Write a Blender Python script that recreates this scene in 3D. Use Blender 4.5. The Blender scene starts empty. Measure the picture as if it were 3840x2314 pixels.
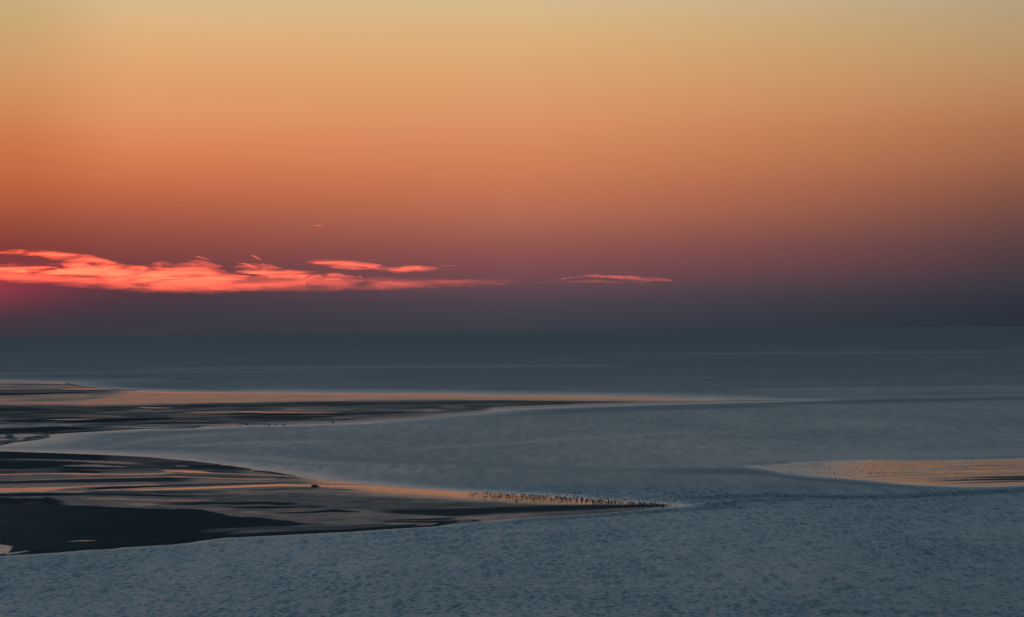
import bpy, bmesh, math, random
import numpy as np
from mathutils import Vector, Matrix

random.seed(7)
rng = np.random.default_rng(11)
scene = bpy.context.scene
COL = scene.collection

# ---------------------------------------------------------------- camera
W0, H0 = 3840.0, 2314.0              # the photograph's own size, used to read points off it
LENS = 100.0
F = W0 * LENS / 36.0                 # focal length in photograph pixels
CAM_H = 50.0                         # cliff top above the water
SEA_R = 26500.0                      # the visible horizon from that height
DIP = CAM_H / SEA_R
PITCH = (1242.5 - H0 / 2) / F - DIP  # horizon sits a little below the middle
ROLL = 0.0109
cam_pos = Vector((0, 0, CAM_H))
fwd = Vector((0, math.cos(PITCH), math.sin(PITCH)))
r0 = Vector((1, 0, 0))
u0 = r0.cross(fwd)
right = math.cos(ROLL) * r0 - math.sin(ROLL) * u0
up = math.sin(ROLL) * r0 + math.cos(ROLL) * u0
cd = bpy.data.cameras.new('camera')
cd.lens, cd.sensor_width, cd.sensor_fit = LENS, 36.0, 'HORIZONTAL'
cd.clip_start, cd.clip_end = 1.0, 400000.0
cam = bpy.data.objects.new('camera', cd)
COL.objects.link(cam)
m = Matrix((right, up, -fwd)).transposed().to_4x4()
m.translation = cam_pos
cam.matrix_world = m
scene.camera = cam

# ---------------------------------------------------------------- sky, sun, exposure
SUN_AZ = math.radians(-13.5)         # just outside the frame on the left, below the horizon
SUN_EL = math.radians(-0.35)


def lin(c):
    return tuple(((v / 255) / 12.92 if v / 255 <= .04045 else ((v / 255 + .055) / 1.055) ** 2.4) for v in c)


class N:
    """small helper for building node trees"""

    def __init__(self, tree):
        self.t = tree

    def new(self, kind, **kw):
        n = self.t.nodes.new(kind)
        for k, v in kw.items():
            setattr(n, k, v)
        return n

    def link(self, a, b):
        self.t.links.new(a, b)

    def set(self, sock, v):
        if hasattr(v, 'is_output'):
            self.link(v, sock)
        else:
            sock.default_value = v

    def math(self, op, a, b=None, c=None, clamp=False):
        n = self.new('ShaderNodeMath', operation=op, use_clamp=clamp)
        self.set(n.inputs[0], a)
        if b is not None:
            self.set(n.inputs[1], b)
        if c is not None:
            self.set(n.inputs[2], c)
        return n.outputs[0]

    def maprange(self, v, a, b, c=0.0, d=1.0, smooth=False):
        n = self.new('ShaderNodeMapRange')
        if smooth:
            n.interpolation_type = 'SMOOTHSTEP'
        self.set(n.inputs['Value'], v)
        for k, x in (('From Min', a), ('From Max', b), ('To Min', c), ('To Max', d)):
            self.set(n.inputs[k], x)
        return n.outputs['Result']

    def mix(self, f, a, b, blend='MIX'):
        n = self.new('ShaderNodeMix', data_type='RGBA', blend_type=blend)
        self.set(n.inputs[0], f)
        self.set(n.inputs[6], a)
        self.set(n.inputs[7], b)
        return n.outputs[2]

    def ramp(self, f, stops):
        n = self.new('ShaderNodeValToRGB')
        cr = n.color_ramp
        cr.interpolation = 'B_SPLINE'
        while len(cr.elements) < len(stops):
            cr.elements.new(0.5)
        for e, (p, c) in zip(cr.elements, sorted(stops)):
            e.position = p
            e.color = (*c, 1)
        self.set(n.inputs[0], f)
        return n.outputs[0]


world = bpy.data.worlds.new('World')
scene.world = world
world.use_nodes = True
wt = world.node_tree
wt.nodes.clear()
w = N(wt)
tc = w.new('ShaderNodeTexCoord')
sep = w.new('ShaderNodeSeparateXYZ')
w.link(tc.outputs['Generated'], sep.inputs[0])
elev = w.math('ARCSINE', sep.outputs['Z'])
azim = w.math('ARCTAN2', sep.outputs['X'], sep.outputs['Y'])
t_el = w.math('SQRT', w.math('MULTIPLY', w.math('MAXIMUM', w.math('ADD', elev, DIP), 0.0), 2 / math.pi))
d_sun = w.math('PINGPONG', w.math('SUBTRACT', azim, SUN_AZ), math.pi)


def el_stop(dy):                      # dy: photograph pixels above the horizon
    return math.sqrt(math.atan(dy / F) * 2 / math.pi)


def deg_stop(d):
    return math.sqrt(d / 90.0)


HIGH = [(8.5, (.480, .470, .420)), (11, (.325, .455, .540)), (16, (.240, .415, .545)), (28, (.190, .350, .480)),
        (50, (.130, .250, .365)), (90, (.085, .165, .260))]


def sky_ramp(hy, samples, hi=1.0):
    st = [(el_stop(max(hy - y, 0)), lin(c)) for y, c in samples]
    st += [(deg_stop(d), tuple(v * hi for v in c)) for d, c in HIGH]
    return w.ramp(t_el, st)


sky_l = sky_ramp(1264, [(0, (200, 170, 125)), (100, (203, 167, 118)), (262, (208, 155, 105)), (394, (210, 140, 90)),
                        (525, (205, 120, 75)), (656, (195, 105, 68)), (744, (180, 94, 62)), (831, (157, 79, 60)),
                        (901, (138, 67, 58)), (980, (114, 55, 57)), (1059, (90, 52, 61)), (1120, (72, 53, 63)),
                        (1180, (62, 54, 64)), (1264, (55, 55, 65))])
sky_m = sky_ramp(1258, [(0, (218, 186, 140)), (130, (223, 176, 124)), (262, (224, 163, 110)), (440, (224, 148, 99)),
                        (525, (220, 137, 90)), (612, (211, 124, 80)), (700, (197, 109, 75)), (787, (175, 93, 70)),
                        (860, (156, 82, 67)), (930, (138, 71, 66)), (1000, (113, 63, 66)), (1060, (89, 58, 67)), (1120, (70, 56, 66)), (1190, (59, 57, 67)),
                        (1258, (58, 58, 68))])
sky_c = sky_ramp(1242, [(0, (217, 186, 139)), (130, (219, 176, 124)), (262, (219, 165, 111)), (437, (219, 146, 102)),
                        (525, (214, 138, 95)), (612, (207, 128, 88)), (700, (196, 117, 84)), (787, (182, 108, 82)),
                        (850, (165, 99, 82)), (900, (151, 90, 81)), (950, (140, 82, 80)), (1006, (126, 76, 79)), (1060, (104, 73, 81)), (1125, (76, 67, 77)),
                        (1200, (60, 63, 73)), (1242, (57, 61, 71))])
sky_r = sky_ramp(1224, [(0, (181, 158, 125)), (131, (184, 154, 114)), (262, (187, 144, 103)), (394, (181, 127, 91)),
                        (481, (174, 115, 80)), (612, (156, 101, 74)), (700, (139, 88, 70)), (787, (119, 77, 68)),
                        (860, (104, 71, 68)), (930, (87, 64, 67)), (1000, (75, 59, 66)), (1050, (64, 57, 65)), (1100, (53, 53, 63)), (1150, (46, 51, 62)),
                        (1224, (38, 49, 60))], .95)
f_lm = w.maprange(d_sun, math.radians(3.4), math.radians(6.2), smooth=True)
f_mc = w.maprange(d_sun, math.radians(6.2), math.radians(13.5))
f_cr = w.math('POWER', w.maprange(d_sun, math.radians(13.5), math.radians(23.5)), 1.25)
sky_col = w.mix(f_cr, w.mix(f_mc, w.mix(f_lm, sky_l, sky_m), sky_c), sky_r)
# the red glow low over the place where the sun went down
dx = w.math('DIVIDE', d_sun, math.radians(3.3))
dz = w.math('DIVIDE', w.math('SUBTRACT', elev, math.radians(.92)), math.radians(.46))
g = w.math('EXPONENT', w.math('MULTIPLY', w.math('ADD', w.math('MULTIPLY', dx, dx), w.math('MULTIPLY', dz, dz)), -1.0))
sky_col = w.mix(1.0, sky_col, w.mix(g, (0, 0, 0, 1), (.50, .018, .036, 1)), 'ADD')
# the upper vault passes into the physical twilight sky
nis = w.new('ShaderNodeTexSky', sky_type='NISHITA', sun_disc=False)
nis.sun_elevation, nis.sun_rotation, nis.altitude = SUN_EL, SUN_AZ, CAM_H
nis_col = w.mix(1.0, nis.outputs[0], (.5, .5, .5, 1), 'MULTIPLY')
f_n = w.maprange(elev, math.radians(25), math.radians(70), 0.0, 0.35, smooth=True)
sky_col = w.mix(f_n, sky_col, nis_col)
bg = w.new('ShaderNodeBackground')
w.link(sky_col, bg.inputs[0])
bg.inputs[1].default_value = 1.0
out = w.new('ShaderNodeOutputWorld')
w.link(bg.outputs[0], out.inputs[0])

sl = bpy.data.lights.new('sun', 'SUN')
sl.energy, sl.angle, sl.color = 2.2, math.radians(.5), (1.0, .095, .030)
sun = bpy.data.objects.new('sun', sl)
COL.objects.link(sun)
sdir = Vector((math.sin(SUN_AZ) * math.cos(SUN_EL), math.cos(SUN_AZ) * math.cos(SUN_EL), math.sin(SUN_EL)))
sun.rotation_euler = sdir.to_track_quat('Z', 'Y').to_euler()
sun.location = (-200, 300, 150)

vs = scene.view_settings
vs.view_transform, vs.look, vs.exposure, vs.gamma = 'Standard', 'None', 0.0, 1.0
vs.use_curve_mapping = False
scene.cycles.use_denoising = True
scene.cycles.volume_step_rate = 0.35
scene.cycles.volume_max_steps = 512
scene.cycles.max_bounces = 6
scene.cycles.volume_bounces = 1

# ---------------------------------------------------------------- helpers


def cast(px, py):
    """photograph point -> ray direction (not normalised)"""
    return fwd + right * ((px - W0 / 2) / F) + up * ((H0 / 2 - py) / F)


def ground(px, py, z=0.0):
    d = cast(px, py)
    k = (z - CAM_H) / d.z
    return cam_pos + d * k


def ground_np(px, py, z=0.0):
    a, b = (px - W0 / 2) / F, (H0 / 2 - py) / F
    dxx = fwd.x + right.x * a + up.x * b
    dyy = fwd.y + right.y * a + up.y * b
    dzz = fwd.z + right.z * a + up.z * b
    k = (z - CAM_H) / dzz
    return dxx * k, dyy * k


def project_np(x, y, z=0.0):
    vx, vy, vz = x, y, z - CAM_H
    c = vx * fwd.x + vy * fwd.y + vz * fwd.z
    a = vx * right.x + vy * right.y + vz * right.z
    b = vx * up.x + vy * up.y + vz * up.z
    return W0 / 2 + F * a / c, H0 / 2 - F * b / c


def sstep(a, b, x):
    t = np.clip((x - a) / (b - a), 0, 1)
    return t * t * (3 - 2 * t)


def vnoise(x, y, seed=0):
    """smooth value noise, -1..1"""
    xi, yi = np.floor(x).astype(np.int64), np.floor(y).astype(np.int64)
    fx, fy = x - xi, y - yi
    fx, fy = fx * fx * fx * (fx * (6 * fx - 15) + 10), fy * fy * fy * (fy * (6 * fy - 15) + 10)

    def hsh(i, j):
        h = (i * 374761393 + j * 668265263 + seed * 974634777) & 0xffffffff
        h = ((h ^ (h >> 13)) * 1274126177) & 0xffffffff
        return ((h ^ (h >> 16)) & 0xffff) / 32767.5 - 1
    a, b, c, d = hsh(xi, yi), hsh(xi + 1, yi), hsh(xi, yi + 1), hsh(xi + 1, yi + 1)
    return (a * (1 - fx) + b * fx) * (1 - fy) + (c * (1 - fx) + d * fx) * fy


def fbm(x, y, oct=4, seed=0, gain=.5):
    s, a, n = 0, 1.0, 0
    for o in range(oct):
        s = s + a * vnoise(x * 2 ** o + 17.3 * o, y * 2 ** o - 9.1 * o, seed + o)
        n += a
        a *= gain
    return s / n


def props(o, label=None, cat=None, group=None, kind=None):
    for k, v in (('label', label), ('category', cat), ('group', group), ('kind', kind)):
        if v:
            o[k] = v
    return o


def grid_mesh(name, X, Y, Z, mat, attrs=None, keep=None):
    """rows x cols arrays -> one quad sheet; keep: optional per-vertex mask of what to retain"""
    R, C = X.shape
    co = np.stack([X, Y, Z], -1).reshape(-1, 3).astype(np.float32)
    idx = np.arange(R * C).reshape(R, C)
    q = np.stack([idx[:-1, :-1], idx[:-1, 1:], idx[1:, 1:], idx[1:, :-1]], -1).reshape(-1, 4)
    if keep is not None:
        kf = keep.reshape(-1)
        q = q[kf[q].any(1)]
        used = np.unique(q)
        remap = np.full(R * C, -1)
        remap[used] = np.arange(len(used))
        q, co = remap[q], co[used]
        attrs = {k: v.reshape(-1)[used] for k, v in (attrs or {}).items()}
    return raw_mesh(name, co, q, mat, attrs)


def raw_mesh(name, co, q, mat, attrs=None, smooth=True):
    me = bpy.data.meshes.new(name)
    me.vertices.add(len(co))
    me.vertices.foreach_set('co', np.ascontiguousarray(co, np.float32).ravel())
    nf = len(q)
    me.loops.add(nf * 4)
    me.loops.foreach_set('vertex_index', np.ascontiguousarray(q, np.int32).ravel())
    me.polygons.add(nf)
    me.polygons.foreach_set('loop_start', np.arange(0, nf * 4, 4, dtype=np.int32))
    me.update(calc_edges=True)
    for k, v in (attrs or {}).items():
        a = me.attributes.new(k, 'FLOAT', 'POINT')
        a.data.foreach_set('value', np.ascontiguousarray(v, np.float32).ravel())
    me.polygons.foreach_set('use_smooth', np.full(nf, smooth))
    me.materials.append(mat)
    o = bpy.data.objects.new(name, me)
    COL.objects.link(o)
    return o


# ---------------------------------------------------------------- outlines read off the photograph
NEAR = [(-450, 1680), (0, 1692), (208, 1699), (312, 1703), (442, 1708), (545, 1713), (640, 1722), (705, 1727), (757, 1733),
        (800, 1738), (840, 1741), (815, 1743.5), (850, 1745), (874, 1748), (946, 1758), (938, 1761), (965, 1764), (1019, 1768),
        (1056, 1775), (1110, 1783), (1104, 1787), (1149, 1793), (1197, 1800), (1275, 1807), (1327, 1812), (1418, 1822),
        (1522, 1830), (1587, 1834), (1684, 1840), (1782, 1846), (1900, 1853), (1985, 1857), (2065, 1862), (2157, 1869),
        (2248, 1877), (2357, 1884), (2430, 1889), (2485, 1893), (2544, 1897), (2503, 1902), (2430, 1909), (2321, 1919),
        (2248, 1926), (2157, 1932), (2065, 1939), (1956, 1945), (1861, 1955), (1773, 1960), (1700, 1965), (1636, 1974),
        (1554, 1979), (1425, 1987), (1327, 1994), (1197, 2000), (1100, 2005), (1030, 2009), (900, 2015), (843, 2017),
        (744, 2030), (718, 2035), (640, 2043), (468, 2053), (416, 2059), (312, 2064), (208, 2073), (130, 2078), (65, 2081),
        (0, 2085), (-450, 2105)]
FAR = [(-450, 1421), (0, 1427), (104, 1429), (249, 1433), (273, 1441), (325, 1450), (390, 1456), (441, 1460), (520, 1464),
       (640, 1468), (972, 1470), (1280, 1474), (1592, 1475), (1799, 1478), (1920, 1480), (2180, 1483), (2387, 1489),
       (2595, 1494), (2803, 1499), (3011, 1501), (2803, 1507), (2543, 1513), (2387, 1517), (2180, 1523), (1920, 1533),
       (1851, 1536), (1812, 1547), (1722, 1556), (1644, 1562), (1540, 1573), (1410, 1580), (1280, 1588), (1082, 1594),
       (900, 1596), (770, 1599), (728, 1606), (640, 1608), (519, 1609), (390, 1617), (234, 1626), (182, 1631), (192, 1641),
       (130, 1652), (52, 1660), (0, 1672), (-450, 1692)]
EAST = [(2840, 1749.5), (2954, 1742), (3052, 1734), (3142, 1729), (3276, 1726), (3360, 1728), (3477, 1727), (3613, 1726), (3711, 1724),
        (3840, 1721), (4400, 1712), (4400, 1806), (3840, 1820), (3711, 1825), (3613, 1825), (3516, 1821), (3418, 1817),
        (3360, 1812), (3270, 1803), (3172, 1795), (3075, 1789), (3016, 1783), (2968, 1776), (2929, 1764), (2880, 1756)]


def densify(poly, step=14):
    pts = []
    for (x0, y0), (x1, y1) in zip(poly, poly[1:] + poly[:1]):
        n = max(1, int(abs(x1 - x0) / step))
        for i in range(n):
            pts.append((x0 + (x1 - x0) * i / n, y0 + (y1 - y0) * i / n))
    return np.array(pts)


def inside_px(poly, X, Y):
    P = np.array(poly, float)
    ins = np.zeros(X.shape, bool)
    for (x0, y0), (x1, y1) in zip(P, np.roll(P, -1, 0)):
        if y0 == y1:
            continue
        c = ((y0 > Y) != (y1 > Y)) & (X < (x1 - x0) * (Y - y0) / (y1 - y0) + x0)
        ins ^= c
    return ins


def sdf_world(poly, X, Y):
    """signed distance in metres on the ground (positive inside) of photograph points X, Y"""
    D = densify(poly, 40)
    gx, gy = ground_np(D[:, 0], D[:, 1])
    wx, wy = ground_np(X, Y)
    best = np.full(X.shape, 1e12)
    for x0, y0, x1, y1 in zip(gx, gy, np.roll(gx, -1), np.roll(gy, -1)):
        ex, ey = x1 - x0, y1 - y0
        t = np.clip(((wx - x0) * ex + (wy - y0) * ey) / (ex * ex + ey * ey + 1e-9), 0, 1)
        best = np.minimum(best, (wx - x0 - t * ex) ** 2 + (wy - y0 - t * ey) ** 2)
    return np.where(inside_px(poly, X, Y), 1, -1) * np.sqrt(best)


def curve(pts, X):
    p = sorted(pts)
    return np.interp(X, [a for a, _ in p], [b for _, b in p])


def band(V, X, Y, top, bot, val, soft=3.0, fade=60, amt=1.0, rag=0.0, seed=0):
    """blend the surface value V towards val between two shore-parallel curves"""
    x0 = min(min(a for a, _ in top), min(a for a, _ in bot))
    x1 = max(max(a for a, _ in top), max(a for a, _ in bot))
    yt, yb = curve(top, X), curve(bot, X)
    if rag:
        n = fbm(X / 70, Y / 5, 3, seed)
        yt, yb = yt + rag * n, yb + rag * n
    mk = sstep(-soft, soft, Y - yt) * sstep(-soft, soft, yb - Y)
    mk = mk * sstep(x0 - fade, x0 + fade, X) * sstep(x1 + fade, x1 - fade, X) * amt
    return V * (1 - mk) + val * mk


def streak(V, X, Y, pts, half, val, soft=1.2, fade=60, amt=1.0, rag=0.0, seed=0):
    if not isinstance(half, list):
        half = [(pts[0][0], half), (pts[-1][0], half)]
    xs = sorted(set([a for a, _ in pts] + [a for a, _ in half]))
    top = [(x, float(curve(pts, x) - curve(half, x))) for x in xs]
    bot = [(x, float(curve(pts, x) + curve(half, x))) for x in xs]
    return band(V, X, Y, top, bot, val, soft, fade, amt, rag, seed)


# ---------------------------------------------------------------- materials


def principled(name):
    mt = bpy.data.materials.new(name)
    mt.use_nodes = True
    mt.node_tree.nodes.clear()
    n = N(mt.node_tree)
    b = n.new('ShaderNodeBsdfPrincipled')
    o = n.new('ShaderNodeOutputMaterial')
    n.link(b.outputs[0], o.inputs[0])
    return mt, n, b, o


def attr(n, name):
    return n.new('ShaderNodeAttribute', attribute_name=name).outputs['Fac']


def make_sand():
    mt, n, b, o = principled('wet_sand')
    wet = attr(n, 'wet')
    geo = n.new('ShaderNodeNewGeometry')
    fine = n.new('ShaderNodeTexNoise')
    fine.inputs['Scale'].default_value, fine.inputs['Detail'].default_value = .55, 4
    n.link(geo.outputs['Position'], fine.inputs['Vector'])
    wetn = n.math('ADD', wet, n.math('MULTIPLY', n.math('SUBTRACT', fine.outputs[0], .5), .10), clamp=True)
    big = n.new('ShaderNodeTexNoise')
    big.inputs['Scale'].default_value, big.inputs['Detail'].default_value = .03, 3
    n.link(geo.outputs['Position'], big.inputs['Vector'])
    mud = n.mix(big.outputs[0], (.026, .033, .038, 1), (.044, .044, .044, 1))
    rip = n.new('ShaderNodeTexNoise')
    rip.inputs['Scale'].default_value, rip.inputs['Detail'].default_value = 1.3, 3
    n.link(geo.outputs['Position'], rip.inputs['Vector'])
    bump = n.new('ShaderNodeBump')
    bump.inputs['Strength'].default_value = 1.0
    n.set(bump.inputs['Distance'], n.maprange(wetn, 0, 1, .014, .003))
    n.link(rip.outputs[0], bump.inputs['Height'])
    n.set(b.inputs['Base Color'], mud)
    n.set(b.inputs['Roughness'], n.math('ADD', n.math('ADD', n.math('MULTIPLY', n.math('POWER', n.math('SUBTRACT', 1.0, wetn), 1.6), .44), .125), n.math('MULTIPLY', attr(n, 'ripple'), .26)))
    b.inputs['IOR'].default_value = 1.33
    n.link(bump.outputs[0], b.inputs['Normal'])
    dif = n.new('ShaderNodeBsdfDiffuse')
    n.set(dif.inputs[0], mud)
    mx = n.new('ShaderNodeMixShader')
    n.set(mx.inputs[0], n.math('POWER', wetn, 1.15))
    n.link(dif.outputs[0], mx.inputs[1])
    n.link(b.outputs[0], mx.inputs[2])
    n.link(mx.outputs[0], o.inputs[0])
    return mt


def make_water():
    mt, n, b, o = principled('sea_water')
    geo = n.new('ShaderNodeNewGeometry')
    chop = attr(n, 'chop')
    rough = attr(n, 'ruffle')
    rip = n.new('ShaderNodeTexNoise')
    rip.inputs['Scale'].default_value, rip.inputs['Detail'].default_value = 1.5, 3
    n.link(geo.outputs['Position'], rip.inputs['Vector'])
    bump = n.new('ShaderNodeBump')
    n.set(bump.inputs['Distance'], n.math('MULTIPLY', chop, .15))
    n.link(rip.outputs[0], bump.inputs['Height'])
    b.distribution = 'GGX'
    b.inputs['Base Color'].default_value = (.042, .056, .062, 1)
    n.set(b.inputs['Roughness'], rough)
    b.inputs['IOR'].default_value = 1.33
    n.link(bump.outputs[0], b.inputs['Normal'])
    return mt


def plain(name, col, rough=.8):
    mt, n, b, o = principled(name)
    geo = n.new('ShaderNodeNewGeometry')
    no = n.new('ShaderNodeTexNoise')
    no.inputs['Scale'].default_value, no.inputs['Detail'].default_value = 6, 3
    n.link(geo.outputs['Position'], no.inputs['Vector'])
    n.set(b.inputs['Base Color'], n.mix(no.outputs[0], (*[v * .6 for v in col], 1), (*[v * 1.4 for v in col], 1)))
    b.inputs['Roughness'].default_value = rough
    return mt


SAND = make_sand()
WATER = make_water()
FEATHER = plain('dark_feathers', (.022, .022, .024), .7)
ROCK = plain('dark_rock', (.016, .017, .019), .8)
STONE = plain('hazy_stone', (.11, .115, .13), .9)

# ---------------------------------------------------------------- sandbanks


def bank_height(sd, wx, wy, hmax, reach):
    e = sd + fbm(wx / 8, wy / 11, 4, 5) * 2.2 * np.clip(np.abs(sd) / 6, .08, 1)
    inn = hmax * (1 - np.exp(-np.maximum(e, 0) / reach)) + .025 * sstep(-.3, 3.5, e)
    z = np.where(e > 0, inn, np.maximum(e * .03, -.8))
    relief = fbm(wx / 22, wy / 30, 4, 21) * .045
    return z + relief * sstep(0, 25, sd)


BANKS = {}


def build_bank(name, poly, xr, yr, paint, hmax, reach, label, kind='structure'):
    xs = np.arange(xr[0], xr[1], xr[2])
    ys = np.arange(yr[0], yr[1], yr[2])
    X, Y = np.meshgrid(xs, ys)
    sd = sdf_world(poly, X, Y)
    wx, wy = ground_np(X, Y)
    z = bank_height(sd, wx, wy, hmax, reach)
    wet, rip = paint(X, Y, sd, wx, wy)
    o = grid_mesh(name, wx, wy, z, SAND, {'wet': np.clip(wet, 0, 1), 'ripple': np.clip(rip, 0, 1)}, keep=sd > -9 - 9 * hmax)
    props(o, label, 'sandbank', None, kind)
    BANKS[name] = (xs, ys, z)
    return o


def bank_z(name, px, py):
    xs, ys, z = BANKS[name]
    j = int(np.clip(round((px - xs[0]) / (xs[1] - xs[0])), 0, len(xs) - 1))
    i = int(np.clip(round((py - ys[0]) / (ys[1] - ys[0])), 0, len(ys) - 1))
    return float(z[i, j])


def paint_near(X, Y, sd, wx, wy):
    n1 = fbm(wx / 30, wy / 45, 5, 3)                    # broad patches
    n2 = fbm(X / 160, Y / 5.0, 4, 9)                    # shore-parallel ribs
    edge_t = curve([(x, y) for x, y in NEAR[:39]], X)
    V = .40 + .10 * n1 + .10 * n2
    V = np.where(X > 900, V + .05, V)
    # upper left: dark flats with thin films of water
    V = band(V, X, Y, [(-450, 1670), (0, 1680), (330, 1690), (640, 1705), (900, 1730)],
             [(-450, 1770), (0, 1776), (330, 1774), (640, 1768), (900, 1776)], .24 + .16 * n2 + .06 * n1, 3, 80)
    V = band(V, X, Y, [(-450, 1670), (0, 1680), (400, 1690)], [(-450, 1715), (0, 1721), (200, 1724), (330, 1727), (400, 1726)], .03, 1.5, 40, rag=2, seed=2)
    V = band(V, X, Y, [(-450, 1727), (0, 1731), (220, 1734), (330, 1735)], [(-450, 1757), (0, 1760), (230, 1754), (330, 1743)], .04, 2, 50, rag=4, seed=4)
    V = streak(V, X, Y, [(60, 1723), (250, 1728), (400, 1735), (520, 1739)], [(60, 1), (300, 2.5), (420, 4), (520, 3)], .55, 2, 40)
    V = streak(V, X, Y, [(235, 1748), (330, 1748), (430, 1750), (480, 1752)], [(235, 2), (350, 5), (480, 2)], .55, 2, 25)
    V = streak(V, X, Y, [(400, 1744), (470, 1747)], 2.2, .02, 1.2, 25)
    V = streak(V, X, Y, [(230, 1756), (330, 1757), (480, 1757)], [(230, 3), (300, 5), (480, 2)], .03, 1.5, 30, rag=2, seed=6)
    V = streak(V, X, Y, [(220, 1767), (300, 1770), (380, 1772)], [(220, 5), (300, 6), (380, 3)], .05, 2, 30, rag=2)
    V = streak(V, X, Y, [(590, 1753), (640, 1754), (750, 1756), (900, 1757)], [(590, 1.5), (700, 2.2), (900, 3)], .03, 1.5, 30, rag=2, seed=7)
    V = streak(V, X, Y, [(700, 1748), (800, 1750), (880, 1752), (945, 1758)], [(700, 4), (850, 6), (945, 1.5)], .06, 2, 20, rag=2, seed=8)
    V = streak(V, X, Y, [(660, 1748), (705, 1749)], 1.6, .6, 1.2, 15)
    V = streak(V, X, Y, [(800, 1763), (900, 1764), (960, 1762)], 1.3, .08, 1, 20)
    V = streak(V, X, Y, [(955, 1766), (1019, 1771), (1060, 1778), (1108, 1783)], [(955, 3), (1060, 4), (1108, 1.2)], .10, 1.5, 15)
    # bands of standing water
    V = band(V, X, Y, [(-450, 1784), (0, 1782), (290, 1780), (640, 1780)], [(-450, 1806), (0, 1804), (300, 1795), (640, 1788)], .42 + .05 * n2, 2, 60)
    V = streak(V, X, Y, [(-450, 1783), (0, 1781), (180, 1777.5), (290, 1778), (360, 1780), (500, 1780), (590, 1778), (640, 1775)], [(-450, 1), (200, 1.2), (290, 2.4), (340, 2.2), (380, 1.1), (640, 1.8)], 1.0, .8, 40)
    V = streak(V, X, Y, [(610, 1766), (680, 1768), (740, 1771), (800, 1775)], [(610, 2), (700, 4.5), (760, 3.5), (800, 1.3)], .95, 1.2, 30)
    V = streak(V, X, Y, [(780, 1775), (900, 1779), (1010, 1783), (1110, 1786)], .9, .95, .8, 20)
    V = streak(V, X, Y, [(0, 1806), (300, 1796), (640, 1789)], .9, .75, .8, 40)
    V = streak(V, X, Y, [(640, 1789.5), (740, 1791), (830, 1796), (950, 1798), (1030, 1797)], 1.1, .92, .8, 30)
    V = band(V, X, Y, [(700, 1799), (900, 1803), (1150, 1800)], [(700, 1812), (900, 1813), (1150, 1806)], .50, 3, 60)
    V = band(V, X, Y, [(640, 1778), (900, 1784), (1100, 1788)], [(640, 1787), (900, 1794), (1100, 1795)], .30, 2, 60)
    V = band(V, X, Y, [(-450, 1810), (0, 1806), (300, 1799), (640, 1792)], [(-450, 1818), (0, 1815), (300, 1811), (640, 1807), (700, 1806)], .10, 2, 60, rag=1)
    V = band(V, X, Y, [(-450, 1823), (0, 1819), (300, 1815), (600, 1813)], [(-450, 1838), (0, 1833), (300, 1826), (600, 1818)], .50, 3, 40)
    V = streak(V, X, Y, [(-450, 1844), (0, 1842), (150, 1838), (230, 1832), (330, 1826), (450, 1822), (600, 1821)], [(-450, 8), (0, 10), (150, 8), (230, 3.5), (330, 1.6), (600, 1.2)], .93, 1.5, 40, rag=1.5)
    V = streak(V, X, Y, [(120, 1847), (290, 1846), (400, 1840), (500, 1835), (640, 1828)], [(120, 2), (290, 2.2), (400, 1.5), (640, .9)], .85, 1, 40)
    V = streak(V, X, Y, [(340, 1835), (400, 1831), (500, 1828), (640, 1824), (800, 1818), (1000, 1814), (1080, 1812)], [(340, 3), (450, 4), (640, 2.6), (800, 1.8), (1080, 1)], .02, 1, 40)
    V = streak(V, X, Y, [(500, 1840), (640, 1836), (800, 1830), (960, 1824), (1060, 1820), (1180, 1821), (1300, 1824)], [(500, 2), (640, 3), (960, 4), (1060, 4.5), (1180, 4), (1300, 4)], .97, 1.5, 40)
    V = streak(V, X, Y, [(-450, 1862), (0, 1858), (200, 1856), (330, 1854), (500, 1858), (640, 1862), (800, 1864), (1000, 1863)], [(-450, 5), (200, 5), (330, 3), (500, 3.5), (700, 3.2), (1000, 3)], .02, 1.8, 50)
    V = streak(V, X, Y, [(330, 1845), (480, 1848), (640, 1848), (830, 1846)], [(330, 3), (640, 4), (830, 2)], .20, 2, 50, rag=2)
    # orange rim of the spit, mirror wet
    rim = sstep(48, 4, Y - edge_t) * sstep(1080, 1300, X)
    V = V * (1 - rim) + (.93 + .05 * n2) * rim
    V = streak(V, X, Y, [(1090, 1817), (1270, 1817), (1420, 1819), (1540, 1816)], .9, .25, .8, 40)
    V = streak(V, X, Y, [(1000, 1832), (1150, 1830), (1240, 1836), (1350, 1842)], [(1000, 2), (1150, 3), (1350, 4)], .42, 2.5, 60, rag=2)
    V = streak(V, X, Y, [(950, 1841), (1080, 1836), (1180, 1833)], 2.4, .25, 1.5, 40, rag=1)
    # grey apron
    V = band(V, X, Y, [(640, 1866), (1100, 1850), (1300, 1862), (1500, 1872), (1700, 1884), (2000, 1893)],
             [(640, 1888), (1100, 1910), (1500, 1915), (1700, 1905), (2000, 1902)], .33 + .07 * n2 + .05 * n1, 8, 90)
    V = streak(V, X, Y, [(300, 1868), (450, 1873), (640, 1877), (780, 1879)], [(300, 2), (500, 5), (780, 3)], .45 + .12 * n2, 3, 60, rag=2)
    V = streak(V, X, Y, [(320, 1871), (380, 1872), (640, 1879), (800, 1877)], .9, .85, .8, 40, rag=1)
    V = streak(V, X, Y, [(480, 1894), (520, 1892), (640, 1896)], 1.0, .8, .8, 30, rag=1)
    V = streak(V, X, Y, [(600, 1893), (760, 1890), (900, 1889), (1100, 1890)], [(600, 2), (760, 4), (1100, 5)], .03, 1.5, 40, rag=3, seed=12)
    V = streak(V, X, Y, [(860, 1905), (1000, 1906), (1150, 1903), (1210, 1902)], [(860, 2), (1000, 4.5), (1210, 1.2)], .03, 1.5, 30, rag=2, seed=14)
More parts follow.
